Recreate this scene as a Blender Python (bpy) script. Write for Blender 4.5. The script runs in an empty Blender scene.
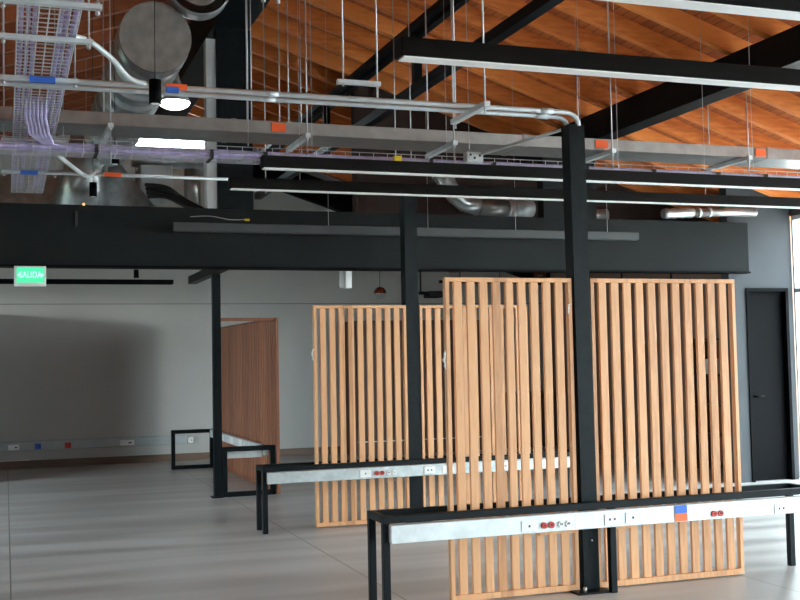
import bpy, bmesh, math, random
from mathutils import Vector, Matrix
random.seed(7)
D = bpy.data
COL = bpy.context.scene.collection

# ---------------------------------------------------------------- materials
def newmat(name):
    m = D.materials.new(name); m.use_nodes = True
    nt = m.node_tree; b = nt.nodes['Principled BSDF']
    return m, nt, b
def N(nt, t, **kw):
    n = nt.nodes.new(t)
    for k, v in kw.items(): setattr(n, k, v)
    return n
def plain(name, col, rough=0.6, metal=0.0, var=0.12, scale=8.0, bump=0.0, spec=0.5, stretch=(1, 1, 1)):
    """colour with a little noise mottling"""
    m, nt, b = newmat(name)
    tc = N(nt, 'ShaderNodeTexCoord'); mp = N(nt, 'ShaderNodeMapping')
    mp.inputs['Scale'].default_value = stretch
    nz = N(nt, 'ShaderNodeTexNoise'); nz.inputs['Scale'].default_value = scale; nz.inputs['Detail'].default_value = 5
    rp = N(nt, 'ShaderNodeMapRange')
    rp.inputs[1].default_value = 0.3; rp.inputs[2].default_value = 0.7
    rp.inputs[3].default_value = 1 - var; rp.inputs[4].default_value = 1 + var
    mx = N(nt, 'ShaderNodeMix', data_type='RGBA', blend_type='MULTIPLY'); mx.inputs[0].default_value = 1
    mx.inputs[6].default_value = (*col, 1)
    nt.links.new(tc.outputs['Object'], mp.inputs[0]); nt.links.new(mp.outputs[0], nz.inputs[0])
    nt.links.new(nz.outputs[0], rp.inputs[0]); nt.links.new(rp.outputs[0], mx.inputs[7])
    nt.links.new(mx.outputs[2], b.inputs['Base Color'])
    b.inputs['Roughness'].default_value = rough; b.inputs['Metallic'].default_value = metal
    b.inputs['Specular IOR Level'].default_value = spec
    if bump:
        bp = N(nt, 'ShaderNodeBump'); bp.inputs['Strength'].default_value = bump; bp.inputs['Distance'].default_value = 0.01
        nt.links.new(nz.outputs[0], bp.inputs['Height']); nt.links.new(bp.outputs[0], b.inputs['Normal'])
    return m
def wood(name, c1, c2, axis, pitch, rough=0.5, grain=14.0, offset=0.0, boardvar=0.25):
    """boards told apart along 'axis' by their pitch, grain stretched along the other way"""
    m, nt, b = newmat(name)
    g = N(nt, 'ShaderNodeNewGeometry'); sp = N(nt, 'ShaderNodeSeparateXYZ'); nt.links.new(g.outputs['Position'], sp.inputs[0])
    o = N(nt, 'ShaderNodeMath', operation='ADD'); nt.links.new(sp.outputs[axis], o.inputs[0]); o.inputs[1].default_value = 50 - offset
    dv = N(nt, 'ShaderNodeMath', operation='DIVIDE'); nt.links.new(o.outputs[0], dv.inputs[0]); dv.inputs[1].default_value = pitch
    fl = N(nt, 'ShaderNodeMath', operation='FLOOR'); nt.links.new(dv.outputs[0], fl.inputs[0])
    wn = N(nt, 'ShaderNodeTexWhiteNoise', noise_dimensions='1D'); nt.links.new(fl.outputs[0], wn.inputs['W'])
    st = {0: (6, 1, .35), 1: (6, 6, .35)}
    mp = N(nt, 'ShaderNodeMapping'); nt.links.new(g.outputs['Position'], mp.inputs[0])
    ad = N(nt, 'ShaderNodeVectorMath', operation='ADD'); nt.links.new(mp.outputs[0], ad.inputs[0]); nt.links.new(wn.outputs['Color'], ad.inputs[1])
    nz = N(nt, 'ShaderNodeTexNoise'); nz.inputs['Scale'].default_value = grain; nz.inputs['Detail'].default_value = 6
    nt.links.new(ad.outputs[0], nz.inputs[0])
    a = N(nt, 'ShaderNodeMath', operation='MULTIPLY'); nt.links.new(wn.outputs['Value'], a.inputs[0]); a.inputs[1].default_value = boardvar * 2
    s = N(nt, 'ShaderNodeMath', operation='MULTIPLY_ADD'); nt.links.new(nz.outputs[0], s.inputs[0]); s.inputs[1].default_value = 1.0
    nt.links.new(a.outputs[0], s.inputs[2])
    cr = N(nt, 'ShaderNodeValToRGB'); cr.color_ramp.elements[0].position = 0.3; cr.color_ramp.elements[1].position = 0.95
    cr.color_ramp.elements[0].color = (*c1, 1); cr.color_ramp.elements[1].color = (*c2, 1)
    nt.links.new(s.outputs[0], cr.inputs[0]); nt.links.new(cr.outputs[0], b.inputs['Base Color'])
    b.inputs['Roughness'].default_value = rough
    m['mp'] = 1
    return m, mp, nt, fl, dv, b, cr
def lightmat(name, col, strength):
    m = D.materials.new(name); m.use_nodes = True; nt = m.node_tree
    nt.nodes.clear(); o = N(nt, 'ShaderNodeOutputMaterial'); e = N(nt, 'ShaderNodeEmission')
    e.inputs[0].default_value = (*col, 1); e.inputs[1].default_value = strength
    nt.links.new(e.outputs[0], o.inputs[0]); return m

M = {}
M['black'] = plain('black_steel', (0.006, 0.009, 0.011), 0.45, 0.0, 0.25, 20, 0.1, spec=0.12)
M['taupe'] = plain('taupe_plaster', (0.27, 0.19, 0.15), 0.9, 0, 0.05, 2)
M['roofshade'] = plain('dark_roof_shade', (0.03, 0.012, 0.008), 0.8, 0, 0.2, 5)  # shade under the far roof, put into a colour
M['blackmatte'] = plain('black_matte_paint', (0.002, 0.002, 0.003), 0.6, 0, 0.1, spec=0.06)
M['header'] = plain('charcoal_painted_board', (0.0105, 0.0125, 0.013), 0.7, 0, 0.12, 2.5, spec=0.16)
M['greywall'] = plain('slate_painted_wall', (0.056, 0.061, 0.069), 0.85, 0, 0.06, 3)
M['wall'] = plain('pale_grey_plaster', (0.47, 0.475, 0.465), 0.9, 0, 0.05, 1.2)
M['lampside'] = plain('dark_bronze_aluminium', (0.006, 0.005, 0.005), 0.5, 0.0, 0.1, spec=0.08)
M['diffuser'] = plain('opal_diffuser', (0.92, 0.94, 0.95), 0.5, 0, 0.02)
M['greybar'] = plain('grey_anodised_bar', (0.035, 0.038, 0.04), 0.5, 0.2, 0.08)
M['galv'] = plain('galvanised_sheet', (0.33, 0.325, 0.32), 0.36, 0.75, 0.12, 10, 0.0)
M['galvtube'] = plain('galvanised_conduit', (0.64, 0.70, 0.73), 0.4, 0.3, 0.1, 10)
M['zinc'] = plain('zinc_rod', (0.5, 0.5, 0.52), 0.4, 0.7, 0.1, 30)
M['bench_channel'] = plain('zinc_coated_channel', (0.66, 0.71, 0.72), 0.5, 0.25, 0.10, 14, 0.03)
M['channel2'] = plain('dull_zinc_channel', (0.50, 0.55, 0.56), 0.5, 0.3, 0.16, 16, 0.05)
M['duct'] = plain('spiral_duct_steel', (0.42, 0.45, 0.46), 0.3, 0.7, 0.2, 12)
M['ductcap'] = plain('duct_end_cap', (0.22, 0.205, 0.195), 0.55, 0.3, 0.25, 9)
M['white'] = plain('white_plastic', (0.85, 0.85, 0.84), 0.4, 0, 0.02)
M['offwhite'] = plain('pale_metal_jamb', (0.52, 0.55, 0.56), 0.6, 0, 0.05)
M['red'] = plain('red_plastic', (0.55, 0.03, 0.02), 0.4, 0, 0.05)
M['blue'] = plain('blue_tape', (0.03, 0.14, 0.6), 0.5, 0, 0.05)
M['orange'] = plain('orange_tape', (0.95, 0.13, 0.02), 0.5, 0, 0.05)
M['yellow'] = plain('yellow_tag', (0.8, 0.6, 0.02), 0.5, 0, 0.05)
M['darkhole'] = plain('socket_hole', (0.01, 0.01, 0.01), 0.6, 0, 0.0)
M['purple'] = plain('violet_cable', (0.48, 0.42, 0.68), 0.55, 0, 0.25, 14)
M['trayzinc'] = plain('tray_wire', (0.60, 0.62, 0.66), 0.4, 0.6, 0.1, 20)
M['copper'] = plain('copper_dome', (0.20, 0.045, 0.02), 0.25, 0.7, 0.1)
M['baseboard'] = plain('brown_skirting', (0.14, 0.085, 0.055), 0.5, 0, 0.2, 6, stretch=(.3, 1, 3))
M['raceway'] = plain('grey_wall_raceway', (0.40, 0.44, 0.46), 0.5, 0.2, 0.08)
M['cord'] = plain('black_cord', (0.01, 0.01, 0.01), 0.6, 0, 0.0)
M['film'] = plain('clear_tape_scrap', (0.75, 0.72, 0.68), 0.3, 0, 0.1)
M['ground'] = plain('pale_paving', (0.62, 0.60, 0.56), 0.9, 0, 0.1)
M['dimground'] = plain('dark_added_ground', (0.06, 0.075, 0.04), 0.95, 0, 0.2)  # unseen ground, made dark to cut light bounced indoors
M['exitgreen'] = lightmat('exit_green_glow', (0.08, 0.75, 0.38), 1.3)
M['exittext'] = lightmat('exit_letter_glow', (0.5, 1.0, 0.8), 1.6)
M['lampglow'] = lightmat('lamp_glow', (1, 0.98, 0.95), 14)
M['led'] = lightmat('led_glow', (1.0, 0.25, 0.08), 4)

m, mp, *_ = wood('oak_slat', (0.46, 0.205, 0.082), (0.75, 0.39, 0.185), 0, 0.0955, 0.5, 9)
mp.inputs['Scale'].default_value = (5, 5, .5); M['oak'] = m
m, mp, *_ = wood('shaded_slat_brown', (0.15, 0.045, 0.018), (0.30, 0.11, 0.05), 1, 0.0955, 0.5, 9)  # lengthwise panel's shade put into the slat colour; plain brown on the shelf back
mp.inputs['Scale'].default_value = (5, 5, .5); M['brownshade'] = m
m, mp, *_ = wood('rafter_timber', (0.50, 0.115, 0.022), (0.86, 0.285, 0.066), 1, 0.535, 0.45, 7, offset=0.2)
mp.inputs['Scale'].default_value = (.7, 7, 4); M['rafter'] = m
m, mp, *_ = wood('shaded_rafter_timber', (0.20, 0.048, 0.016), (0.36, 0.10, 0.035), 1, 0.535, 0.5, 7, offset=0.2)  # rafter timber again, with the left slope's shade put into the colour
mp.inputs['Scale'].default_value = (.7, 7, 4); M['raftershade'] = m
m, mp, nt, fl, dv, b, cr = wood('roof_boards', (0.24, 0.05, 0.012), (0.48, 0.13, 0.032), 0, 0.10, 0.5, 6)
mp.inputs['Scale'].default_value = (8, .6, 2); M['boards'] = m
fr = N(nt, 'ShaderNodeMath', operation='FRACT'); nt.links.new(dv.outputs[0], fr.inputs[0])
gt = N(nt, 'ShaderNodeMath', operation='GREATER_THAN'); nt.links.new(fr.outputs[0], gt.inputs[0]); gt.inputs[1].default_value = 0.9
mx = N(nt, 'ShaderNodeMix', data_type='RGBA'); nt.links.new(gt.outputs[0], mx.inputs[0]); nt.links.new(cr.outputs[0], mx.inputs[6])
mx.inputs[7].default_value = (0.14, 0.036, 0.010, 1); nt.links.new(mx.outputs[2], b.inputs['Base Color'])
m, mp, *_ = wood('dark_cabinet_wood', (0.05, 0.02, 0.012), (0.12, 0.045, 0.025), 0, 0.6, 0.5, 6)
mp.inputs['Scale'].default_value = (6, 6, .5); M['brown'] = m

def floor_mat():
    m, nt, b = newmat('large_grey_porcelain_tiles')
    g = N(nt, 'ShaderNodeNewGeometry'); sp = N(nt, 'ShaderNodeSeparateXYZ'); nt.links.new(g.outputs['Position'], sp.inputs[0])
    def joint(ax, pitch, off, w):
        a = N(nt, 'ShaderNodeMath', operation='ADD'); nt.links.new(sp.outputs[ax], a.inputs[0]); a.inputs[1].default_value = 40 * pitch - off + w / 2
        md = N(nt, 'ShaderNodeMath', operation='MODULO'); nt.links.new(a.outputs[0], md.inputs[0]); md.inputs[1].default_value = pitch
        lt = N(nt, 'ShaderNodeMath', operation='LESS_THAN'); nt.links.new(md.outputs[0], lt.inputs[0]); lt.inputs[1].default_value = w
        return lt
    jx = joint(0, 2.4, 2.435, 0.010)
    mxm = N(nt, 'ShaderNodeMath', operation='MAXIMUM'); nt.links.new(jx.outputs[0], mxm.inputs[0]); mxm.inputs[1].default_value = 0
    mp = N(nt, 'ShaderNodeMapping'); mp.inputs['Scale'].default_value = (.3, 2.2, 1); nt.links.new(g.outputs['Position'], mp.inputs[0])
    nz = N(nt, 'ShaderNodeTexNoise'); nz.inputs['Scale'].default_value = 1.1; nz.inputs['Detail'].default_value = 1.5; nt.links.new(mp.outputs[0], nz.inputs[0])
    cr = N(nt, 'ShaderNodeValToRGB'); cr.color_ramp.elements[0].position = .38; cr.color_ramp.elements[1].position = .62
    cr.color_ramp.elements[0].color = (0.38, 0.375, 0.365, 1); cr.color_ramp.elements[1].color = (0.55, 0.55, 0.54, 1)  # soft streaks of floor sheen put into the tile colour
    nt.links.new(nz.outputs[0], cr.inputs[0])
    mx = N(nt, 'ShaderNodeMix', data_type='RGBA'); nt.links.new(mxm.outputs[0], mx.inputs[0]); nt.links.new(cr.outputs[0], mx.inputs[6])
    mx.inputs[7].default_value = (0.17, 0.16, 0.15, 1); nt.links.new(mx.outputs[2], b.inputs['Base Color'])
    rr = N(nt, 'ShaderNodeMapRange'); nt.links.new(nz.outputs[0], rr.inputs[0]); rr.inputs[1].default_value = .3; rr.inputs[2].default_value = .7
    rr.inputs[3].default_value = .30; rr.inputs[4].default_value = .42
    nt.links.new(rr.outputs[0], b.inputs['Roughness'])
    return m
M['floor'] = floor_mat()
def glass_mat():
    m = D.materials.new('window_glass'); m.use_nodes = True; nt = m.node_tree; nt.nodes.clear()
    o = N(nt, 'ShaderNodeOutputMaterial'); t = N(nt, 'ShaderNodeBsdfTransparent'); g = N(nt, 'ShaderNodeBsdfGlossy'); g.inputs['Roughness'].default_value = 0.02
    mx = N(nt, 'ShaderNodeMixShader'); mx.inputs[0].default_value = 0.06
    t.inputs[0].default_value = (.93, .96, .96, 1)
    nt.links.new(t.outputs[0], mx.inputs[1]); nt.links.new(g.outputs[0], mx.inputs[2]); nt.links.new(mx.outputs[0], o.inputs[0]); return m
M['glass'] = glass_mat()
M['globe'] = M['glass']

# ---------------------------------------------------------------- mesh helpers (world coordinates)
class MB:
    def __init__(s): s.bm = bmesh.new()
    def box(s, x0, x1, y0, y1, z0, z1, bevel=0.0):
        r = bmesh.ops.create_cube(s.bm, size=1)
        for v in r['verts']:
            v.co = Vector(((x0 + x1) / 2 + v.co.x * (x1 - x0), (y0 + y1) / 2 + v.co.y * (y1 - y0), (z0 + z1) / 2 + v.co.z * (z1 - z0)))
        if bevel:
            es = list({e for v in r['verts'] for e in v.link_edges})
            bmesh.ops.bevel(s.bm, geom=es, offset=bevel, segments=1, affect='EDGES')
        return s
    def hexa(s, pts):
        v = [s.bm.verts.new(p) for p in pts]
        for f in ((3, 2, 1, 0), (4, 5, 6, 7), (0, 1, 5, 4), (1, 2, 6, 5), (2, 3, 7, 6), (3, 0, 4, 7)):
            s.bm.faces.new([v[i] for i in f])
        return s
    def prism(s, pts2, axis, a, b):
        """polygon in the plane across axis, extruded a..b; pts2 = the other two coordinates in xyz order"""
        def mk(p, t):
            l = list(p); l.insert(axis, t); return s.bm.verts.new(l)
        A = [mk(p, a) for p in pts2]; B = [mk(p, b) for p in pts2]
        s.bm.faces.new(A); s.bm.faces.new(B[::-1]); n = len(A)
        for i in range(n): s.bm.faces.new((A[i], B[i], B[(i + 1) % n], A[(i + 1) % n]))
        return s
    def tube(s, pts, r, n=8, caps=True, radii=None):
        pts = [Vector(p) for p in pts]; rings = []
        up = None
        for i, p in enumerate(pts):
            if i == 0: t = pts[1] - p
            elif i == len(pts) - 1: t = p - pts[i - 1]
            else: t = (pts[i + 1] - p).normalized() + (p - pts[i - 1]).normalized()
            t.normalize()
            if up is None:
                up = Vector((0, 0, 1)) if abs(t.z) < .9 else Vector((1, 0, 0))
            a = t.cross(up); a.normalize(); up = a.cross(t); up.normalize()
            rr = radii[i] if radii else r
            rings.append([s.bm.verts.new(p + (a * math.cos(2 * math.pi * k / n) + up * math.sin(2 * math.pi * k / n)) * rr) for k in range(n)])
        for i in range(len(rings) - 1):
            for k in range(n):
                f = s.bm.faces.new((rings[i][k], rings[i][(k + 1) % n], rings[i + 1][(k + 1) % n], rings[i + 1][k])); f.smooth = n > 5
        if caps:
            s.bm.faces.new(rings[0][::-1]); s.bm.faces.new(rings[-1])
        return s
    def sphere(s, c, r, sz=1.0, cut=None):
        res = bmesh.ops.create_uvsphere(s.bm, u_segments=16, v_segments=10, radius=r)
        vs = res['verts']
        for v in vs: v.co = Vector((c[0] + v.co.x, c[1] + v.co.y, c[2] + v.co.z * sz))
        for f in {f for v in vs for f in v.link_faces}: f.smooth = True
        if cut is not None:
            d = [v for v in vs if (v.co.z < c[2] - 1e-4 if cut == 'lower' else v.co.z > c[2] + 1e-4)]
            bmesh.ops.delete(s.bm, geom=d, context='VERTS')
        return s
    def build(s, name, mat, parent=None, origin=None, label=None):
        s.bm.normal_update()
        bmesh.ops.recalc_face_normals(s.bm, faces=s.bm.faces)
        o = Vector((0, 0, 0))
        if parent is not None: o = wloc(parent)
        if origin is not None: o = Vector(origin)
        for v in s.bm.verts: v.co -= o
        me = D.meshes.new(name); s.bm.to_mesh(me); s.bm.free()
        me.materials.append(mat if not isinstance(mat, str) else M[mat])
        ob = D.objects.new(name, me); COL.objects.link(ob)
        if parent is not None: ob.parent = parent
        else: ob.location = o
        if label: ob['label'] = label
        return ob
def wloc(o):
    v = Vector(o.location)
    while o.parent is not None:
        o = o.parent; v = v + Vector(o.location)
    return v
def tag(o, label, cat, group=None, kind=None):
    o['label'] = label; o['category'] = cat
    if group: o['group'] = group
    if kind: o['kind'] = kind
    return o
def thing(name, loc, label, cat, group=None):
    o = D.objects.new(name, None); o.empty_display_size = .1; COL.objects.link(o); o.location = loc
    return tag(o, label, cat, group)
def struct(o):
    o['kind'] = 'structure'; return o
def topz(x): return 4.96 if 1.97 < x < 2.38 else (3.88 if 5.98 < x < 6.23 else roofz(x) + .165)
def kids(o): return [c for c in D.objects if c.parent == o]
def dup(root, loc, label=None, group=None):
    def cp(o, par):
        c = o.copy(); COL.objects.link(c)
        c.parent = par
        for ch in kids(o): cp(ch, c)
        return c
    c = cp(root, None); c.location = loc
    if label: c['label'] = label
    if group: c['group'] = group
    return c
def boxobj(name, mat, a, parent=None, origin=None, bevel=0.0, label=None):
    return MB().box(*a, bevel=bevel).build(name, mat, parent, origin, label)

def smooth(P, n=6):
    P = [Vector(p) for p in P]; out = []
    for i in range(len(P) - 1):
        p0 = P[max(0, i - 1)]; p1 = P[i]; p2 = P[i + 1]; p3 = P[min(len(P) - 1, i + 2)]
        for k_ in range(n):
            t = k_ / n
            out.append(.5 * ((2 * p1) + (-p0 + p2) * t + (2 * p0 - 5 * p1 + 4 * p2 - p3) * t * t + (-p0 + 3 * p1 - 3 * p2 + p3) * t ** 3))
    out.append(P[-1]); return out
# ---------------------------------------------------------------- the shell
RX, RZ, RS = 2.18, 5.48, 0.325          # ridge line and slope (underside of rafters)
def roofz(x): return RZ - RS * abs(x - RX)
XL, XR = -4.84, 9.12
YB, YF = 18.1, -5.0
struct(boxobj('floor', 'floor', (XL - .2, XR + .15, YF - .2, YB + .2, -.12, 0)))
# back wall, gable shaped with a strip window high up
def gable(y0, y1, x0, x1, zlow, name, mat, extra=0.02):
    pts = [(x0, zlow), (x1, zlow), (x1, roofz(x1) + extra)]
    if x0 < RX < x1: pts.append((RX, RZ + extra))
    pts.append((x0, roofz(x0) + extra))
    return MB().prism(pts, 1, y0, y1)
w = MB()
w.box(XL, XR, YB, YB + .15, 0, 4.99)
for x0, x1 in ((XL, 1.9), (3.3, XR)):
    pts = [(x0, min(4.99, roofz(x0))), (x1, min(4.99, roofz(x1)))]
w = MB()
w.prism([(XL, 0), (XR, 0), (XR, roofz(XR) + .18), (3.22, roofz(3.22) + .188), (3.22, 4.99), (1.9, 4.99), (1.9, roofz(1.9) + .18), (XL, roofz(XL) + .18)], 1, YB, YB + .15)
w.prism([(1.9, 5.3), (3.22, 5.3), (3.22, roofz(3.22) + .18), (RX, RZ + .18), (1.9, roofz(1.9) + .18)], 1, YB, YB + .15)
struct(w.build('wall_back', 'wall'))
struct(boxobj('trim_1', 'greybar', (XL, XR, YB - .004, YB, 2.505, 2.513)))
struct(boxobj('baseboard_back', 'baseboard', (XL, XR, YB - .018, YB, 0, .115)))
cw = struct(MB().box(1.88, 1.92, YB - .02, YB + .1, 4.97, 5.32).box(3.2, 3.24, YB - .02, YB + .1, 4.97, 5.32).box(1.92, 3.2, YB - .02, YB + .1, 4.97, 5.0).box(1.92, 3.2, YB - .02, YB + .1, 5.29, 5.32).build('window_2', 'black'))
boxobj('pane', 'glass', (1.92, 3.2, YB + .04, YB + .05, 5.0, 5.29), cw)
# left wall, with a window in the far room
w = MB()
ZL = roofz(XL) + .05
w.box(XL - .15, XL, YF, 10.3, 0, ZL).box(XL - .15, XL, 14.6, YB, 0, ZL).box(XL - .15, XL, 10.3, 14.6, 0, .1).box(XL - .15, XL, 10.3, 14.6, 3.1, ZL)
struct(w.build('wall_left', 'wall'))
def glazed(name, axis, t, a0, a1, z0, z1, n, mat='black', rows=(), fw=.05):
    """framed window: frame is the structure mesh, panes are children"""
    f = MB()
    def bx(m, p0, p1, q0, q1, d=.04):
        if axis == 0: m.box(t - d, t + d, p0, p1, q0, q1)
        else: m.box(p0, p1, t - d, t + d, q0, q1)
    bx(f, a0, a1, z0, z0 + fw); bx(f, a0, a1, z1 - fw, z1)
    for r in rows: bx(f, a0, a1, r - fw / 2, r + fw / 2)
    for i in range(n + 1):
        c = a0 + (a1 - a0) * i / n; bx(f, max(a0, c - fw / 2), min(a1, c + fw / 2), z0, z1)
    o = struct(f.build(name, mat))
    for i in range(n):
        p = MB(); bx(p, a0 + (a1 - a0) * i / n + fw / 2, a0 + (a1 - a0) * (i + 1) / n - fw / 2, z0 + fw, z1 - fw, .004)
        p.build('pane', 'glass', o)
    return o
glazed('window_3', 0, XL - .07, 10.3, 14.6, .1, 3.1, 3)
struct(boxobj('wall_partition', 'wall', (-.25, -.15, 16.05, YB, 0, 2.36)))
# right: glazed facade of the hall, solid beyond the header
glazed('window_1', 0, XR + .05, YF, 11.29, .02, 3.22, 13, rows=(2.3,), mat='offwhite')
struct(boxobj('trim_2', 'greywall', (XR, XR + .15, YF, 11.3, 3.22, 3.38)))
struct(boxobj('wall_right', 'taupe', (XR, XR + .15, 11.45, YB, 0, 3.38)))
# wall piece with the black door
w = MB()
w.prism([(8.2, 2.33), (XR, 2.33), (XR, roofz(XR) + .18), (8.2, roofz(8.2) + .18)], 1, 11.3, 11.45)
w.box(8.2, 8.43, 11.3, 11.45, 0, 2.33).box(9.04, XR, 11.3, 11.45, 0, 2.33)
struct(w.build('wall_side', 'greywall'))
d = struct(boxobj('door_1', 'blackmatte', (8.47, 9.0, 11.36, 11.40, .01, 2.29)))
MB().box(8.43, 8.47, 11.28, 11.43, 0, 2.33).box(9.0, 9.04, 11.28, 11.43, 0, 2.33).box(8.47, 9.0, 11.28, 11.43, 2.29, 2.33).build('door_frame', 'blackmatte', d)
MB().tube([(8.55, 11.36, 1.02), (8.55, 11.31, 1.02), (8.66, 11.31, 1.02)], .01).build('door_handle', 'black', d)
# rear wall behind the viewer with an added window to light the slat fronts
w = MB()
w.prism([(XL, 2.7), (XR, 2.7), (XR, roofz(XR) + .18), (RX, RZ + .18), (XL, roofz(XL) + .18)], 1, YF - .15, YF)
w.box(XL, 3.6, YF - .15, YF, 0, 2.7).box(8.6, XR, YF - .15, YF, 0, 2.7).box(3.6, 8.6, YF - .15, YF, 0, .7)
struct(w.build('wall_front', 'wall'))
glazed('window_fill', 1, YF - .07, 3.6, 8.6, .7, 2.7, 4)  # added opening, lights the slat fronts from behind the camera
# dark header across the hall, with service openings above it
w = MB()
w.box(XL, 8.42, 11.2, 11.34, 2.52, 3.11)
w.prism([(5.70, 3.11), (6.37, 3.11), (6.37, roofz(6.37)), (5.70, 3.95)], 1, 11.2, 11.34)
w.prism([(XL, 3.11), (-.6, 3.11), (-.6, roofz(-.6)), (XL, roofz(XL))], 1, 11.2, 11.34)
struct(w.build('wall_header', 'header'))
struct(MB().box(8.2, 8.43, 11.18, 11.2, 2.5, 2.52).box(XL, 8.42, 11.185, 11.355, 2.50, 2.52).build('trim_3', 'blackmatte'))
struct(boxobj('trim_4', 'offwhite', (1.925, 2.025, 11.2, 11.34, 3.11, 4.85)))
# roof boards
w = MB()
X1 = 9.4; X0 = -5.5; u = .17
for z_off in (0,):
    w.prism([(X0, roofz(X0) + u), (RX, RZ + u), (X1, roofz(X1) + u), (X1, roofz(X1) + u + .1), (RX, RZ + u + .1), (X0, roofz(X0) + u + .1)], 1, YF - .6, YB + .6)
struct(w.build('ceiling', 'boards'))
# rafters
def rafter(side):
    xa = RX + (.02 if side > 0 else -.02); xb = X1 if side > 0 else X0
    return MB().prism([(xa, roofz(xa)), (xb, roofz(xb)), (xb, roofz(xb) + u), (xa, roofz(xa) + u)], 1, 7.69, 7.765)
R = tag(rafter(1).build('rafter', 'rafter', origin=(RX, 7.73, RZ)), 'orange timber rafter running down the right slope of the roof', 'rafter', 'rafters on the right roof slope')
Lr = tag(rafter(-1).build('rafter', 'raftershade', origin=(RX, 7.73, RZ)), 'timber rafter on the left slope of the roof, darkened for shade', 'rafter', 'rafters on the left roof slope')
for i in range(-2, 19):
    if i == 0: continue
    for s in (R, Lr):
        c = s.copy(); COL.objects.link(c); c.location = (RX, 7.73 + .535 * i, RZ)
# ridge beam, purlin beam
tag(boxobj('ridge_beam', 'black', (1.99, 2.36, -4.9, 15.9, 4.96, 5.47), origin=(2.17, 0, 4.96)), 'large black beam running along the ridge of the roof', 'beam')
tag(boxobj('roof_beam', 'black', (6.0, 6.22, -4.9, 17.9, 3.88, 4.17), origin=(6.1, 0, 3.88)), 'large black beam crossing under the orange rafters at upper right', 'beam')
tag(MB().box(2.03, 2.39, 11.17, 11.36, 3.11, 4.96).build('roof_column', 'black', origin=(2.21, 11.26, 3.11)), 'wide black column standing on the header below the ridge beam', 'column')
tag(MB().prism([(3.3, 4.66), (9.1, 2.78), (9.1, 3.2), (3.3, 5.08)], 1, 17.7, 17.85).build('gable_beam', 'blackmatte', origin=(5.5, 17.8, 3)), 'dark sloping beam on the far gable wall, seen above the header', 'beam')
struct(MB().prism([(3.92, 3.0), (XR, 3.0), (XR, roofz(XR) + .15), (3.92, roofz(3.92) + .15)], 1, 12.6, 12.7).build('wall_roof_shade', 'roofshade'))  # added dark sheet standing in for the unlit far roof
# black truss chords along the room over the posts
t = thing('roof_truss', (3.8, 0, 4.2), 'pair of black steel tubes running overhead with short vertical links', 'truss')
boxobj('upper_chord', 'black', (3.73, 3.80, 2.0, 17.5, 4.76, 4.82), t)
boxobj('upper_chord', 'black', (3.82, 3.89, 2.0, 17.5, 4.72, 4.78), t)
boxobj('lower_chord', 'black', (3.76, 3.86, 2.0, 17.5, 4.15, 4.24), t)
for y in (3.6, 6.9, 10.13, 13.4):
    boxobj('web', 'black', (3.77, 3.85, y - .04, y + .04, 4.24, 4.75), t)

# ---------------------------------------------------------------- posts
p = thing('steel_post', (3.62, 6.68, 0), 'black steel post between the two nearest slat panels, conduits entering its top', 'post')
MB().hexa([(3.595, 6.62, 0), (3.71, 6.62, 0), (3.71, 6.735, 0), (3.595, 6.735, 0), (3.575, 6.62, 3.11), (3.69, 6.62, 3.11), (3.69, 6.735, 3.11), (3.575, 6.735, 3.11)]).build('shaft', 'black', p)
boxobj('base_plate', 'black', (3.50, 3.74, 6.52, 6.80, 0, .012), p)
MB().tube([(3.56, 6.55, .012), (3.56, 6.55, .045)], .012, 6).build('anchor_bolt', 'zinc', p)
MB().tube([(3.66, 6.615, .33), (3.66, 6.622, .33)], .006, 6).build('screw', 'zinc', p)
p = thing('steel_post', (3.71, 10.2, 0), 'black steel post between the two slat panels of the second row', 'post')
boxobj('shaft', 'black', (3.645, 3.775, 10.12, 10.25, 0, 3.2), p)
boxobj('base_plate', 'black', (3.58, 3.84, 10.06, 10.31, 0, .012), p)
p = thing('steel_post', (2.315, 12.95, 0), 'slim black post at the corner of the far left bench', 'post')
boxobj('shaft', 'black', (2.27, 2.36, 12.91, 13.0, 0, 2.58), p)
boxobj('base_plate', 'black', (2.24, 2.36, 12.87, 13.03, 0, .012), p)
tag(MB().box(2.25, 2.35, 11.36, 14.6, 2.58, 2.68).build('ceiling_tube', 'black', origin=(2.3, 13, 2.58)), 'short black tube beam resting on the slim far post', 'beam')

# ---------------------------------------------------------------- slat panels
def slat_panel(x0, x1, y0, y1, z0, z1, n, label, notch=None, along='x', mat='oak'):
    loc = ((x0 + x1) / 2, (y0 + y1) / 2, z0)
    t = thing('slat_panel', loc, label, 'slat panel', None)
    fr = .028; a0, a1 = (x0, x1) if along == 'x' else (y0, y1)
    def bx(m, p0, p1, q0, q1, dd=0.0):
        if along == 'x': m.box(p0, p1, y0 + dd, y1 - dd, q0, q1, bevel=.002)
        else: m.box(x0 + dd, x1 - dd, p0, p1, q0, q1, bevel=.002)
        return m
    bx(MB(), a0, a1, z1 - fr, z1).build('top_rail', mat, t)
    bx(MB(), a0, a1, z0, z0 + fr + .012).build('bottom_rail', mat, t)
    for s in (a0, a1 - fr): bx(MB(), s, s + fr, z0 + fr + .012, z1 - fr).build('stile', mat, t)
    m = MB(); g0, g1 = a0 + fr, a1 - fr
    pitch = (g1 - g0 + .0) / n
    w_ = pitch * .58; gap = (g1 - g0 - n * w_) / (n + 1)
    for i in range(n):
        s = g0 + gap + i * (w_ + gap)
        zb = z0 + fr + .012
        bx(m, s, s + w_, zb, z1 - fr, ((y1 - y0 if along == 'x' else x1 - x0) - .024) / 2)
    m.build('slats', mat, t)
    if notch:
        m = MB(); m.box(notch[0], notch[1], y0 - .006, y0 + .008, notch[2], notch[3], bevel=.002); m.build('cross_rail', mat, t)
    return t
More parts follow.
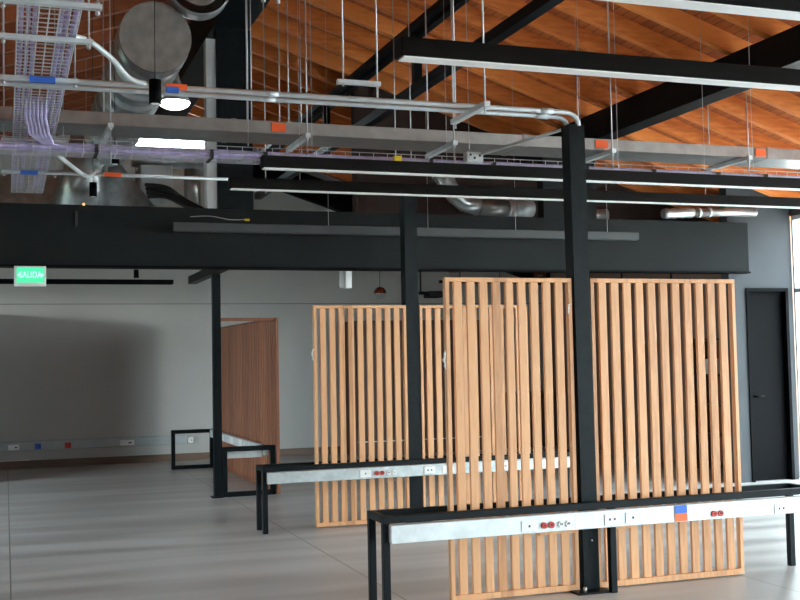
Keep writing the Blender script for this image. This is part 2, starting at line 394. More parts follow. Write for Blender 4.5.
SP1 = slat_panel(2.66, 3.572, 6.64, 6.682, .008, 2.07, 9, 'tall oak slat panel left of the front black post', (3.28, 3.57, .385, .425))
SP2 = slat_panel(3.713, 4.865, 6.64, 6.682, .008, 2.07, 11, 'tall oak slat panel right of the front black post', (3.80, 3.97, .385, .425))
slat_panel(2.72, 3.64, 10.11, 10.155, .008, 2.07, 9, 'oak slat panel left of the post in the second row')
slat_panel(3.78, 4.93, 10.11, 10.155, .008, 2.07, 11, 'oak slat panel in the second row, half hidden by the front row')
sp = slat_panel(2.99, 3.025, 12.84, 16.75, .008, 2.07, 38, 'slat panel darkened for shade, standing lengthwise behind the slim far post', along='y', mat='brownshade')
boxobj('brace_rail', 'brownshade', (2.36, 2.99, 12.86, 12.90, 2.03, 2.068), sp)
# scraps of tape on panel edges
def scrap(x, y, z, h, label):
    m = MB(); pts = []
    for i in range(7):
        a = random.uniform(-.006, .006); zz = z + h * i / 6
        pts.append((x + a - .012 * math.sin(math.pi * i / 6), y, zz))
    m.tube(pts, .006, 5, radii=[.003, .008, .006, .011, .007, .009, .003])
    tag(m.build('tape_scrap', 'film', origin=(x, y, z)), label, 'tape')
scrap(2.660, 6.645, 1.48, .12, 'clear tape scrap stuck on the left edge of the front slat panel')
scrap(2.720, 10.115, 1.55, .12, 'clear tape scrap on the left edge of the second row slat panel')
scrap(3.55, 6.638, 1.83, .07, 'small clear tape scrap beside the front post near the panel top')

# ---------------------------------------------------------------- benches (open steel frames)
def bench(x0, x1, y0, y1, h, legs, label, loops=False, mat='black'):
    t = thing('bench_frame', ((x0 + x1) / 2, (y0 + y1) / 2, 0), label, 'bench frame')
    k = .045
    if loops:                       # two closed loops, the far one a little further left
        k = .055
        for yy, dx in ((y0, 0), (y1 - k, -.07)):
            boxobj('end_rail', mat, (x0 + dx + k, x1 + dx - k, yy, yy + k, h - k, h), t, bevel=.003)
            boxobj('bottom_bar', mat, (x0 + dx + k, x1 + dx - k, yy, yy + k, 0, k), t, bevel=.003)
            for lx in (x0 + dx, x1 + dx - k): boxobj('leg', mat, (lx, lx + k, yy, yy + k, 0, h), t, bevel=.003)
        return t
    boxobj('long_rail', mat, (x0, x1, y0, y0 + k, h - k, h), t, bevel=.003)
    boxobj('long_rail', mat, (x0, x1, y1 - k, y1, h - k, h), t, bevel=.003)
    m = MB(); m.box(x0, x0 + k, y0 + k, y1 - k, h - k, h, .003); m.build('end_rail', mat, t)
    m = MB(); m.box(x1 - k, x1, y0 + k, y1 - k, h - k, h, .003); m.build('end_rail', mat, t)
    for lx, ly in legs:
        MB().box(lx, lx + k, ly, ly + k, 0, h - k, .003).build('leg', mat, t)
    if loops:
        for yy in (y0, y1 - k): MB().box(x0 + k, x1 - k, yy, yy + k, 0, k, .003).build('bottom_bar', mat, t)
    return t
k = .045
b1 = bench(2.165, 5.41, 6.50, 6.82, .595, [(2.165, 6.5), (2.165, 6.775), (3.73, 6.5), (5.34, 6.5), (5.365, 6.775)], 'black steel frame of the nearest bench, around the front slat panels')
b2 = bench(2.19, 5.42, 9.98, 10.28, .60, [(2.19, 9.98), (2.19, 10.235), (5.375, 9.98), (5.375, 10.235)], 'black steel frame of the second row bench, behind the nearest one')
b3 = bench(2.365, 2.985, 12.91, 16.68, .575, [], 'black steel bench frame with loop legs at far left, beside the slim post', loops=True)

# tray with sockets hung on each bench
def outlet(kind, x, z, y, parent_list, label, cat='socket'):
    t = thing('power_socket', (x, y, z), label, cat)
    if kind in ('plate', 'plate2'):
        boxobj('face_plate', 'white', (x - .055, x + .055, y - .006, y, z - .034, z + .034), t, bevel=.002)
        m = MB()
        for dx in ((0,) if kind == 'plate' else (-.018, .018)): m.box(x + dx - .006, x + dx + .006, y - .0085, y - .0062, z - .007, z + .007)
        m.build('jack', 'darkhole', t)
    else:
        mt = 'red' if kind == 'red' else 'white'
        for dx in (-.026, .026):
            c = MB().tube([(x + dx, y, z), (x + dx, y - .012, z)], .021, 12).build('socket_face', mt, t)
            MB().box(x + dx - .008, x + dx - .003, y - .015, y - .0122, z - .004, z + .008).box(x + dx + .003, x + dx + .008, y - .015, y - .0122, z - .004, z + .008).build('slot', 'darkhole', c)
    return t
def channel(x0, x1, y, z0, z1, label, dep=.05, seams=(), mat='bench_channel'):
    t = thing('cable_channel', ((x0 + x1) / 2, y, z0), label, 'cable channel')
    boxobj('body', mat, (x0, x1, y - dep, y + .003, z0, z1), t, bevel=.003)
    if seams:
        m = MB()
        for s in seams: m.box(s - .002, s + .002, y - dep - .0015, y - dep, z0 + .008, z1 - .008)
        m.build('cover_seam', 'zinc', t)
    m = MB(); x = x0 + .3
    while x < x1:
        m.tube([(x, y - dep, z1 - .008), (x, y - dep - .002, z1 - .008)], .004, 6); x += .42
    m.build('rivets', 'white', t)
    return t
channel(2.20, 5.42, 6.5, .435, .545, 'galvanised cable channel on the nearest bench front, with colour patches', seams=(3.45, 3.66, 3.90, 4.63, 5.2))
fy = 6.449
outlet('plate', 3.12, .482, fy, None, 'white data plate leftmost on the nearest bench channel')
outlet('red', 3.25, .480, fy, None, 'pair of red round sockets left of the post on the nearest bench channel')
outlet('whites', 3.37, .480, fy, None, 'pair of white round sockets beside the red pair on the nearest bench channel')
outlet('plate2', 3.715, .487, fy, None, 'white plate with two jacks just right of the front post')
outlet('plate', 3.87, .488, fy, None, 'white plate with one jack, second to the right of the front post')
outlet('red', 4.52, .473, fy, None, 'pair of red sockets right of the blue and orange patch')
outlet('plate2', 5.04, .475, fy, None, 'white plate with two jacks at the far right of the nearest channel')
tag(boxobj('colour_sticker', 'blue', (4.19, 4.285, 6.444, 6.4485, .492, .543), origin=(4.24, 6.448, .5)), 'blue rectangular sticker on the nearest bench channel', 'sticker')
tag(boxobj('colour_sticker', 'orange', (4.19, 4.285, 6.444, 6.4485, .440, .491), origin=(4.24, 6.448, .45)), 'orange rectangular sticker under the blue one', 'sticker')
channel(2.225, 5.38, 9.98, .45, .553, 'galvanised cable channel along the second row bench', seams=(3.6, 4.4, 4.9), mat='channel2')
fy = 9.929
outlet('plate', 3.145, .50, fy, None, 'white data plate leftmost on the second row channel')
outlet('red', 3.28, .498, fy, None, 'pair of red sockets on the second row channel')
outlet('whites', 3.40, .498, fy, None, 'pair of white sockets on the second row channel')
outlet('plate2', 3.78, .50, fy, None, 'white plate with two jacks in front of the second post')
outlet('plate', 3.965, .50, fy, None, 'white plate right of the second post')
outlet('plate2', 4.55, .50, fy, None, 'white plate on the second row channel seen between front slats')
outlet('plate', 4.95, .50, fy, None, 'white plate near the right end of the second row channel')
tag(boxobj('colour_sticker', 'orange', (4.19, 4.28, 9.924, 9.9285, .455, .51), origin=(4.24, 9.928, .46)), 'orange sticker on the second row channel', 'sticker')
t = thing('cable_channel', (2.89, 14.8, .455), 'galvanised channel along the far left bench, sockets facing left', 'cable channel')
boxobj('body', 'bench_channel', (2.86, 2.915, 12.965, 16.63, .455, .565), t, bevel=.003)
t = thing('cable_channel', (2.65, 13.1, .44), 'short galvanised channel across the near end of the far left bench', 'cable channel')
boxobj('body', 'bench_channel', (2.42, 2.855, 13.0, 13.05, .435, .52), t, bevel=.003)
for i, (y, nm) in enumerate(((15.6, 'farthest'), (14.9, 'middle'), (14.3, 'nearest'))):
    t = thing('power_socket', (2.86, y, .51), 'white socket %s on the channel of the far left bench' % nm, 'socket')
    boxobj('face_plate', 'white', (2.848, 2.86, y - .12, y + .12, .47, .56), t)

# ---------------------------------------------------------------- linear lamps
def linear_lamp(x0, x1, y, z, h, wd, label, side='lampside', cables=(), under='diffuser'):
    t = thing('linear_lamp', ((x0 + x1) / 2, y, z), label, 'linear lamp', 'linear lamps hung across the hall')
    m = MB().box(x0, x1, y - wd / 2, y + wd / 2, z + .004, z + h, .003); m.build('housing', side, t)
    boxobj('diffuser', under, (x0 + .012, x1 - .012, y - wd / 2 + .006, y + wd / 2 - .006, z - .003, z + .0041), t)
    for cx in cables:
        MB().tube([(cx, y, z + h), (cx, y, topz(cx))], .0022, 5).build('suspension_cable', 'zinc', t)
    return t
linear_lamp(1.58, 6.75, 4.42, 2.83, .085, .085, 'long dark linear lamp overhead, bottom crossing the upper right of the view', cables=(2.6, 4.1, 5.6))
linear_lamp(1.75, 6.9, 3.45, 2.83, .085, .085, 'nearest linear lamp, only a corner at top right', cables=(4.1, 5.6))
linear_lamp(1.60, 6.8, 7.22, 2.83, .085, .075, 'dark linear lamp just below the violet cable tray, upper of the close pair', cables=(1.95, 3.1, 4.3, 5.5))
linear_lamp(1.56, 6.75, 8.14, 2.83, .085, .075, 'dark linear lamp, lower of the close pair behind the front post', cables=(2.1, 3.3, 4.5, 5.7))
linear_lamp(1.53, 6.68, 10.85, 2.83, .085, .07, 'slim grey linear lamp hanging in front of the dark header', side='greybar', cables=(3.09, 4.17, 5.18, 6.3), under='greybar')
t = linear_lamp(-3.2, 1.9, 13.5, 2.50, .055, .06, 'black linear lamp in the far room, behind the exit sign', side='blackmatte', cables=(.9, 1.5), under='blackmatte')
t['group'] = 'linear lamps in the far room'

# pendant cylinder spots
def pendant(x, y, z, label, h=.135, r=.035, mat='blackmatte'):
    t = thing('cylinder_pendant', (x, y, z), label, 'pendant lamp', 'small cylinder pendants in a row')
    MB().tube([(x, y, z), (x, y, z + h)], r, 16).build('shade', mat, t)
    MB().tube([(x, y, z + .002), (x, y, z - .001)], r * .7, 16).build('lens', 'diffuser', t)
    MB().tube([(x, y, z + h), (x, y, topz(x))], .003, 5).build('cord', 'cord', t)
    return t
pendant(.795, 6.3, 3.01, 'nearest black cylinder pendant, in front of the twin conduits')
pendant(.795, 8.75, 3.09, 'second black cylinder pendant, hanging by the cable tray junction')
pendant(.795, 11.0, 3.165, 'third black cylinder pendant, just above the dark header')
pendant(1.45, 13.35, 2.56, 'black cylinder pendant over the black linear lamp in the far room', .10, .03)

# ---------------------------------------------------------------- cable trays
def mesh_tray(pts_along, axis, c0, c1, z, hgt, label, step=.10, n=5, r=.003):
    a0, a1 = pts_along
    m = MB()
    def P(a, c, zz): return (a, c, zz) if axis == 0 else (c, a, zz)
    for i in range(n + 1):
        c = c0 + (c1 - c0) * i / n; m.tube([P(a0, c, z), P(a1, c, z)], r, 4)
    for c in (c0, c1):
        for q in (.5, 1.0): m.tube([P(a0, c, z + hgt * q), P(a1, c, z + hgt * q)], r, 4)
    a = a0
    while a <= a1 + 1e-6:
        m.tube([P(a, c0, z + hgt), P(a, c0, z)], r, 4); m.tube([P(a, c0, z), P(a, c1, z)], r, 4); m.tube([P(a, c1, z), P(a, c1, z + hgt)], r, 4)
        a += step
    return tag(m.build('cable_tray', 'trayzinc', origin=P((a0 + a1) / 2, (c0 + c1) / 2, z)), label, 'cable tray')
mesh_tray((3.6, 11.1), 1, .055, .335, 3.20, .09, 'wire mesh cable tray running away at upper left', step=.075, n=6, r=.0035)
mesh_tray((-2.0, 7.9), 0, 8.22, 8.42, 3.075, .09, 'wire mesh cable tray crossing the hall above the linear lamps', step=.115, n=4)
for i in range(9):
    x = .075 + .03 * i; pts = []
    for j in range(26):
        y = 3.7 + j * .29; pts.append((x + random.uniform(-.004, .004), y, 3.212 + random.uniform(0, .006) + (.03 if i % 2 else 0)))
    if i in (3, 4, 5): continue
    tag(MB().tube(pts, .011 if i < 6 else .013, 6).build('data_cable', 'purple', origin=(x, 7, 3.21)), 'violet data cable lying in the tray that runs away at upper left', 'cable', 'violet cables in the lengthwise tray')
for i in range(6):
    y = 8.245 + .031 * i; pts = []; x = -1.9
    while x < 7.8:
        pts.append((x, y + random.uniform(-.002, .002), 3.105 + random.uniform(0, .006) + (.026 if i % 2 else 0))); x += .3
    tag(MB().tube(pts, .014, 6).build('data_cable', 'purple', origin=(3, y, 3.08)), 'violet data cable lying in the tray that crosses the hall', 'cable', 'violet cables in the crosswise tray')
# bundle turning from one tray into the other
for i in range(6):
    dx = .024 * i
    pts = [(.12 + dx, 7.2, 3.215), (.13 + dx, 7.7, 3.20), (.16 + dx, 8.0, 3.15), (.25 + dx * .6, 8.2 + .01 * i, 3.13), (.45 + dx, 8.26 + .024 * i, 3.115), (.9, 8.26 + .025 * i, 3.105), (1.5, 8.26 + .025 * i, 3.10)]
    tag(MB().tube(pts, .013, 6).build('data_cable', 'purple', origin=(.3, 8, 3.15)), 'violet cable bending out of the lengthwise tray into the crosswise one', 'cable', 'violet cables turning between trays')
# black cable ties on the crosswise tray
for x in (.62, 1.45, 1.86, 3.2, 3.75, 4.6, 5.25, 5.9, 6.4):
    tag(MB().box(x - .012, x + .012, 8.21, 8.43, 3.07, 3.135).build('cable_tie', 'cord', origin=(x, 8.3, 3.1)), 'black strap tied round the violet cables of the crosswise tray', 'cable tie', 'straps on the crosswise tray')
tag(boxobj('paper_tag', 'yellow', (2.87, 2.93, 8.16, 8.21, 3.10, 3.14), origin=(2.9, 8.18, 3.1)), 'small yellow tag on the crosswise tray', 'tag')
# hangers under the lengthwise tray
def hang(y, zbar, x0=-.03, x1=.42):
    t = thing('tray_hanger', ((x0 + x1) / 2, y, zbar), 'zinc trapeze hanger under the lengthwise tray', 'hanger', 'trapeze hangers of the lengthwise tray')
    boxobj('bar', 'galvtube', (x0, x1, y - .02, y + .02, zbar - .022, zbar), t)
    for x in (x0 + .02, x1 - .02):
        rr = MB().tube([(x, y, zbar - .05), (x, y, topz(x))], .005, 6).build('threaded_rod', 'zinc', t)
        MB().tube([(x, y, zbar - .045), (x, y, zbar - .03)], .012, 6).tube([(x, y, zbar), (x, y, zbar + .012)], .012, 6).build('nut', 'zinc', rr)
    return t
for y in (5.2, 5.78, 8.45, 9.85): hang(y, 3.197)
hang(6.62, 3.197, -.03, .40)

# ---------------------------------------------------------------- flat steel duct (raceway) across the hall
t = thing('steel_raceway', (3.2, 8.55, 3.3), 'wide galvanised sheet raceway crossing the hall high up', 'raceway')
boxobj('body', 'galv', (-3.0, 7.75, 8.33, 8.75, 3.30, 3.40), t, bevel=.004)
for x in (-.8, 1.62, 4.06, 6.5): boxobj('joint_collar', 'galv', (x, x + .04, 8.325, 8.755, 3.297, 3.403), t)
for i, x in enumerate((1.98, 4.80, 6.42)):
    tag(boxobj('tape_patch', 'orange', (x - (.05 if i != 1 else .06), x + .06, 8.316, 8.324, 3.315, 3.385), origin=(x, 8.32, 3.31)), ['orange tape patch left of the roof rods on the raceway', 'orange tape patch just right of the front post top', 'orange tape patch near the right end of the raceway'][i], 'tape')
def strut_hanger(x, y0, y1, z, rodbottom=3.0, label='zinc strut under the wide raceway with two rods'):
    t = thing('strut_hanger', (x, (y0 + y1) / 2, z), label, 'hanger', 'strut hangers of the wide raceway')
    boxobj('bar', 'galvtube', (x - .02, x + .02, y0, y1, z - .035, z), t)
    for y in (y0 + .03, y1 - .03):
        rr = MB().tube([(x, y, rodbottom if y < (y0 + y1) / 2 else z - .05), (x, y, topz(x))], .006, 6).build('threaded_rod', 'zinc', t)
        MB().tube([(x, y, z - .05), (x, y, z - .035)], .013, 6).tube([(x, y, z), (x, y, z + .012)], .013, 6).build('nut', 'zinc', rr)
for x in (.72, 2.19, 3.41, 4.86, 6.24): strut_hanger(x, 8.22, 8.86, 3.297)

# twin conduits into the front post
def bendpts(p, c, q, n=6):
    p, c, q = Vector(p), Vector(c), Vector(q)
    return [(p * (1 - t) ** 2 + c * 2 * t * (1 - t) + q * t * t) for t in [i / n for i in range(n + 1)]]
for i, (y, zz, xe) in enumerate(((6.63, 3.19, 3.65), (6.71, 3.175, 3.61))):
    pts = [(-2.5, y, zz), (3.45, y, zz)] + bendpts((xe - .12, y, zz), (xe, y, zz), (xe, y, 3.10))
    c = tag(MB().tube(pts, .0165, 10).build('steel_conduit', 'galvtube', origin=(1, y, zz)), ['front tube of the twin conduits bending into the front post', 'rear tube of the twin conduits bending into the front post'][i], 'conduit')
    MB().tube([(3.37, y, zz), (3.46, y, zz)], .021, 10).build('coupling', 'galvtube', c)
    MB().tube([(1.5, y, zz), (1.58, y, zz)], .018, 10).build('coupling', 'galvtube', c)
t = thing('strut_hanger', (2.87, 6.6, 3.13), 'zinc strut under the twin conduits left of the front post', 'hanger')
boxobj('bar', 'galvtube', (2.85, 2.89, 6.38, 6.95, 3.135, 3.168), t)
for y in (6.42, 6.91): MB().tube([(2.87, y, 3.10), (2.87, y, topz(2.87))], .006, 6).build('threaded_rod', 'zinc', t)
t = thing('strut_hanger', (2.15, 6.8, 3.33), 'short zinc strut hanging level beside the roof truss', 'hanger')
boxobj('bar', 'galvtube', (2.01, 2.30, 6.78, 6.82, 3.325, 3.352), t)
MB().tube([(2.05, 6.8, 3.31), (2.05, 6.8, roofz(2.05) - .4)], .006, 6).build('threaded_rod', 'zinc', t)
MB().tube([(2.28, 6.8, 3.18), (2.28, 6.8, topz(2.28))], .006, 6).build('threaded_rod', 'zinc', t)
tag(MB().tube([(.30, 9.8, 3.18), (1.87, 9.8, 3.18)], .014, 8).build('steel_conduit', 'galvtube', origin=(1, 9.8, 3.18)), 'single conduit leaving the lengthwise tray above the header', 'conduit')
# tape bands
for i, (x0, x1, y, z, mt, lb) in enumerate(((.90, 1.02, 6.61, 3.175, 'orange', 'orange tape band on the twin conduits by the cylinder pendant'), (.90, .97, 6.606, 3.155, 'blue', 'blue tape band under the orange one on the twin conduits'),
                               (.13, .27, 6.60, 3.165, 'blue', 'blue tape on the hanger where the conduits meet the tray'), (.12, .26, 9.83, 3.165, 'blue', 'blue tape on the farther tray hanger'), (.80, .94, 9.78, 3.165, 'orange', 'orange tape band on the single conduit'))):
    tag(boxobj('tape_band', mt, (x0, x1, y - .02, y + .02, z, z + .03), origin=(x0, y, z)), lb, 'tape')
tag(MB().tube([(-2.2, 6.6, 3.16), (-.05, 6.6, 3.155)], .02, 8).build('blue_cable', 'blue', origin=(-1, 6.6, 3.16)), 'thick blue cable at the left edge beside the tray', 'cable')
# flexible conduits
tag(MB().tube(smooth([(.33, 6.3, 3.36), (.44, 6.4, 3.37), (.58, 6.5, 3.30), (.68, 6.58, 3.22), (.78, 6.62, 3.20)]), .016, 8).build('flexible_conduit', 'galvtube', origin=(.5, 6.5, 3.3)), 'grey flexible conduit curving from the tray onto the twin conduits', 'conduit')
tag(MB().tube(smooth([(.36, 8.5, 3.10), (.52, 8.9, 3.06), (.62, 9.3, 3.08), (.72, 9.8, 3.19)]), .016, 8).build('flexible_conduit', 'galvtube', origin=(.5, 9, 3.1)), 'grey flexible conduit curving below the tray crossing', 'conduit')
# junction box and diagonal pipe
t = thing('junction_box', (3.53, 8.17, 3.115), 'white punched steel junction box on the crosswise tray', 'junction box')
boxobj('body', 'offwhite', (3.47, 3.61, 8.13, 8.21, 3.115, 3.195), t, bevel=.004)
m = MB()
for x, z in ((3.50, 3.17), (3.535, 3.145), (3.58, 3.165)): m.tube([(x, 8.129, z), (x, 8.127, z)], .011, 8)
m.build('knockout', 'darkhole', t)
tag(MB().tube([(3.60, 8.15, 3.18), (3.60, 6.75, 3.10)], .012, 8).build('steel_conduit', 'galvtube', origin=(3.6, 7.5, 3.1)), 'thin diagonal pipe between junction box and front post', 'conduit')
# plain roof rods
for x, y, zb, lb in ((1.72, 8.2, 3.17, 0), (1.86, 8.9, 3.4, 1), (1.94, 9.1, 3.4, 2), (2.12, 9.4, 3.0, 3), (2.25, 9.4, 3.4, 4), (2.6, 10.0, 3.3, 5), (3.35, 9.5, 3.3, 6), (3.5, 9.5, 3.3, 7)):
    tag(MB().tube([(x, y, zb), (x, y, topz(x))], .005, 6).tube([(x, y, topz(x) - .28), (x, y, topz(x) - .22)], .02, 8).build('threaded_rod', 'zinc', origin=(x, y, zb)), 'thin threaded rod hanging from the rafters behind the twin conduits', 'rod', 'rods hanging from the rafters')

# ---------------------------------------------------------------- round ducts and plant above the header
def spiral(p, q, r, label, rings=.05, cap=True, name='spiral_duct', mat='duct', n=32):
    p, q = Vector(p), Vector(q); L = (q - p).length
    steps = max(1, int(L / rings)); pts = []; rad = []
    for i in range(steps):
        for f_, k_ in ((0, 1), (.30, 1), (.34, 1.07), (.62, 1.07), (.66, 1)):
            pts.append(p + (q - p) * ((i + f_) / steps)); rad.append(r * k_)
    pts.append(q); rad.append(r)
    t = thing(name, tuple(p), label, 'duct')
    MB().tube(pts, r, n, caps=True, radii=rad).build('duct_wall', mat, t)
    if cap:
        d = (p - q).normalized()
        MB().tube([p + d * .012, p - d * .03], r * 1.04, n).build('end_cap', 'ductcap', t)
    return t
spiral((1.04, 8.2, 3.945), (1.04, 12.4, 3.945), .252, 'large spiral duct with a flat round end cap at upper left', rings=.36)
t = thing('spiral_duct', (1.35, 8.1, 4.33), 'ribbed duct elbow at the top edge beside the ridge beam', 'duct')
ep = smooth([(1.35, 8.08, 4.33), (1.35, 8.22, 4.34), (1.35, 8.40, 4.46), (1.35, 8.47, 4.70), (1.35, 8.47, 5.1)], 4)
MB().tube(ep, .22, 32, caps=False, radii=[.235 if i % 2 else .22 for i in range(len(ep))]).build('duct_wall', 'duct', t)
MB().tube([(1.35, 8.09, 4.33), (1.35, 8.12, 4.33)], .15, 32).build('inner_liner', 'ductcap', t)
t = thing('air_duct', (1.0, 12.6, 3.3), 'dark sheet metal transition duct above the header at far left', 'duct')
MB().hexa([(-.9, 12.3, 3.0), (1.75, 12.3, 3.0), (1.75, 13.4, 3.0), (-.9, 13.4, 3.0), (-.3, 12.5, 3.55), (1.2, 12.5, 3.75), (1.2, 13.2, 3.75), (-.3, 13.2, 3.55)]).build('hopper', 'duct', t)
MB().box(-.95, 1.78, 12.27, 13.43, 3.0, 3.03).build('flange', 'duct', t)
MB().tube([(.9, 12.3, 4.0), (.8, 12.35, 3.6), (.75, 12.4, 3.2)], .24, 24, radii=[.24, .22, .3]).build('elbow', 'duct', t)
spiral((1.35, 12.8, 3.86), (2.5, 12.8, 3.86), .085, 'short horizontal round duct above the header left of the white jamb', rings=.55, cap=False)
t = thing('air_handler', (1.7, 12.7, 3.45), 'pale metal air handling box behind the header opening', 'machine')
boxobj('cabinet', 'offwhite', (1.42, 1.78, 12.6, 13.1, 3.40, 3.78), t, bevel=.01)
MB().tube([(1.98, 12.5, 3.32), (1.98, 12.5, 3.72)], .09, 20).build('silver_drum', 'galv', t)
MB().box(2.1, 2.14, 12.4, 12.44, 3.1, 3.8).build('upright', 'offwhite', t)
for i in range(4):
    tag(MB().tube(smooth([(1.45, 12.2 + .05 * i, 3.36 + .05 * i), (1.65, 12.15, 3.35 + .035 * i), (1.85, 12.1 + .04 * i, 3.25 + .03 * i), (2.1, 12.1, 3.16 + .01 * i)]), .022, 8).build('rubber_hose', 'cord', origin=(1.7, 12.2, 3.3)), 'thick black hose curling beside the air handling box', 'hose', 'black hoses above the header')
# duct elbows seen through the header opening
t = thing('round_duct', (5.2, 12.0, 3.3), 'bright round duct with segmented elbow ending left of the dark recess', 'duct')
MB().tube([(4.75, 12.0, 3.72), (4.86, 12.0, 3.60), (4.95, 12.0, 3.45), (5.07, 12.0, 3.36), (5.25, 12.0, 3.32)], .10, 20).build('elbow', 'duct', t)
MB().tube([(5.25, 12.0, 3.32), (5.62, 12.0, 3.32)], .098, 20).build('duct_wall', 'galv', t)
MB().tube([(5.62, 12, 3.32), (5.64, 12, 3.32)], .108, 20).tube([(5.70, 12, 3.32), (5.73, 12, 3.32)], .108, 20).tube([(5.64, 12, 3.32), (5.95, 12, 3.32)], .10, 20).build('collar', 'galvtube', t)
t = thing('round_duct', (7.6, 10.9, 3.17), 'silver flexible duct above the right end of the header', 'duct')
pts = [Vector((7.12, 11.0, 3.16)) + Vector((.05 * i, 0, .003 * i)) for i in range(9)]
MB().tube(pts, .06, 16, radii=[.062 if i % 2 else .054 for i in range(9)]).build('flexible_hose', 'duct', t)
MB().tube([(7.5, 11.0, 3.18), (8.0, 11.0, 3.205), (8.45, 11.1, 3.22)], .052, 16).build('duct_wall', 'galv', t)
MB().tube([(7.58, 11, 3.184), (7.61, 11, 3.186)], .058, 16).tube([(7.72, 11, 3.19), (7.75, 11, 3.192)], .058, 16).build('collar', 'galvtube', t)
t = thing('round_duct', (6.6, 11.9, 3.2), 'short dull duct stub behind the header right of the front post', 'duct')
MB().tube([(6.45, 11.9, 3.25), (6.9, 11.9, 3.25)], .075, 16, radii=[.07, .078]).build('duct_wall', 'duct', t)

# high bay lamp
t = thing('high_bay_lamp', (1.43, 10.0, 3.9), 'glowing high bay lamp with grey cone reflector below the spiral duct', 'lamp')
MB().tube([(1.43, 10, 4.20), (1.43, 10, 4.10), (1.43, 10, 3.89)], .05, 24, radii=[.03, .05, .145]).build('reflector', 'ductcap', t)
MB().sphere((1.43, 10, 3.895), .14, .5, cut='upper').build('bulb_cover', 'lampglow', t)
MB().tube([(1.43, 10, 4.2), (1.43, 10, topz(1.43))], .005, 6).build('cord', 'cord', t)

# ---------------------------------------------------------------- exit sign
t = thing('exit_sign', (.223, 11.19, 2.31), 'green lit exit sign hanging under the dark header at left', 'exit sign')
MB().box(.078, .368, 11.15, 11.19, 2.31, 2.505, .006).build('body', 'white', t)
boxobj('lit_panel', 'exitgreen', (.10, .35, 11.146, 11.1501, 2.345, 2.49), t)
cu = D.curves.new('sign_text', 'FONT'); cu.body = 'SALIDA'; cu.size = .075; cu.align_x = 'CENTER'; cu.align_y = 'CENTER'; cu.extrude = .001; cu.offset = .001; cu.space_character = 1.08
tmp = D.objects.new('tmp_text', cu); COL.objects.link(tmp); bpy.context.view_layer.update()
me = D.meshes.new_from_object(tmp.evaluated_get(bpy.context.evaluated_depsgraph_get())); D.objects.remove(tmp)
for v in me.vertices: v.co = Vector((v.co.x * .78, -v.co.z, v.co.y * 1.15))
me.materials.clear(); me.materials.append(M['exittext'])
o = D.objects.new('lettering', me); COL.objects.link(o); o.parent = t; o.location = (.003, -.047, .108); o['label'] = 'pale glowing letters of the sign'
MB().prism([(.108, 2.418), (.126, 2.436), (.126, 2.400)], 1, 11.143, 11.146).prism([(.345, 2.418), (.327, 2.436), (.327, 2.400)], 1, 11.143, 11.146).build('arrow', 'exittext', t)

# small things on or under the header
t = thing('wall_box', (3.76, 12.5, 2.4), 'white box unit hanging below the header near the middle', 'wireless unit')
boxobj('case', 'white', (3.76, 3.835, 12.5, 12.58, 2.395, 2.60), t, bevel=.006)
boxobj('bracket', 'offwhite', (3.70, 3.762, 12.54, 12.57, 2.40, 2.60), t)
tag(boxobj('sensor_box', 'greybar', (.636, .66, 11.17, 11.203, 2.90, 3.045), origin=(.65, 11.18, 2.9), bevel=.003), 'small grey sensor on the face of the header at left', 'sensor')
tag(MB().sphere((.72, 11.19, 3.115), .012).build('indicator_light', 'led', origin=(.72, 11.19, 3.115)), 'tiny orange indicator light on the top edge of the header', 'light')
tag(MB().tube(smooth([(1.75, 11.197, 3.02), (1.95, 11.197, 3.03), (2.15, 11.197, 3.0), (2.32, 11.197, 3.005)]), .004, 6).build('thin_wire', 'zinc', origin=(2, 11.17, 3)), 'thin wire lying along the header below the wide column', 'wire')
tag(MB().box(2.30, 2.35, 11.18, 11.20, 2.99, 3.01).build('paper_tag', 'yellow', origin=(2.27, 11.15, 3)), 'tiny yellow tag at the end of the thin header wire', 'tag')
def globe(x, y, z, r, label):
    t = thing('globe_pendant', (x, y, z), label, 'pendant lamp', 'copper and glass globes in the far room')
    MB().sphere((x, y, z), r, 1, cut='lower').build('dome', 'copper', t)
    MB().sphere((x, y, z), r * .97, 1, cut='upper').build('glass_bowl', 'globe', t)
    MB().tube([(x, y, z + r), (x, y, topz(x))], .004, 5).build('cord', 'cord', t)
globe(4.68, 14.0, 2.43, .085, 'copper topped globe pendant above the left slat panel of the second row')
globe(5.76, 14.0, 2.72, .085, 'copper topped globe pendant right of the second post, mostly behind the header')
globe(7.04, 14.0, 2.68, .085, 'copper topped globe pendant seen just above the front slat panel')
t = thing('projector', (5.15, 13.0, 2.33), 'black box shaped projector on a rod right of the second post', 'projector')
boxobj('case', 'blackmatte', (4.95, 5.14, 12.9, 13.1, 2.31, 2.39), t, bevel=.01)
MB().tube([(4.86, 13, 2.37), (4.97, 13, 2.37)], .02, 8).tube([(4.88, 13, 2.37), (4.88, 13, roofz(4.88) + .165)], .01, 6).build('arm', 'blackmatte', t)
linear = thing('track_rail', (6.3, 14.2, 2.66), 'thin dark lighting track in the far room above the front panels', 'track')
boxobj('rail', 'blackmatte', (5.6, 7.2, 14.15, 14.2, 2.58, 2.62), linear)
for x in (5.9, 6.5, 7.0): MB().tube([(x, 14.17, 2.58), (x, 14.17, 4.2)], .006, 5).build('rod', 'blackmatte', linear)
for x in (8.1, 8.9):
    tag(MB().tube([(x, 13.6, 2.45), (x, 13.6, 3.4)], .012, 6).build('hanging_rod', 'blackmatte', origin=(x, 13.6, 2.45)), 'short dark rod hanging behind the header above the right slat panel', 'rod', 'dark rods behind the header')

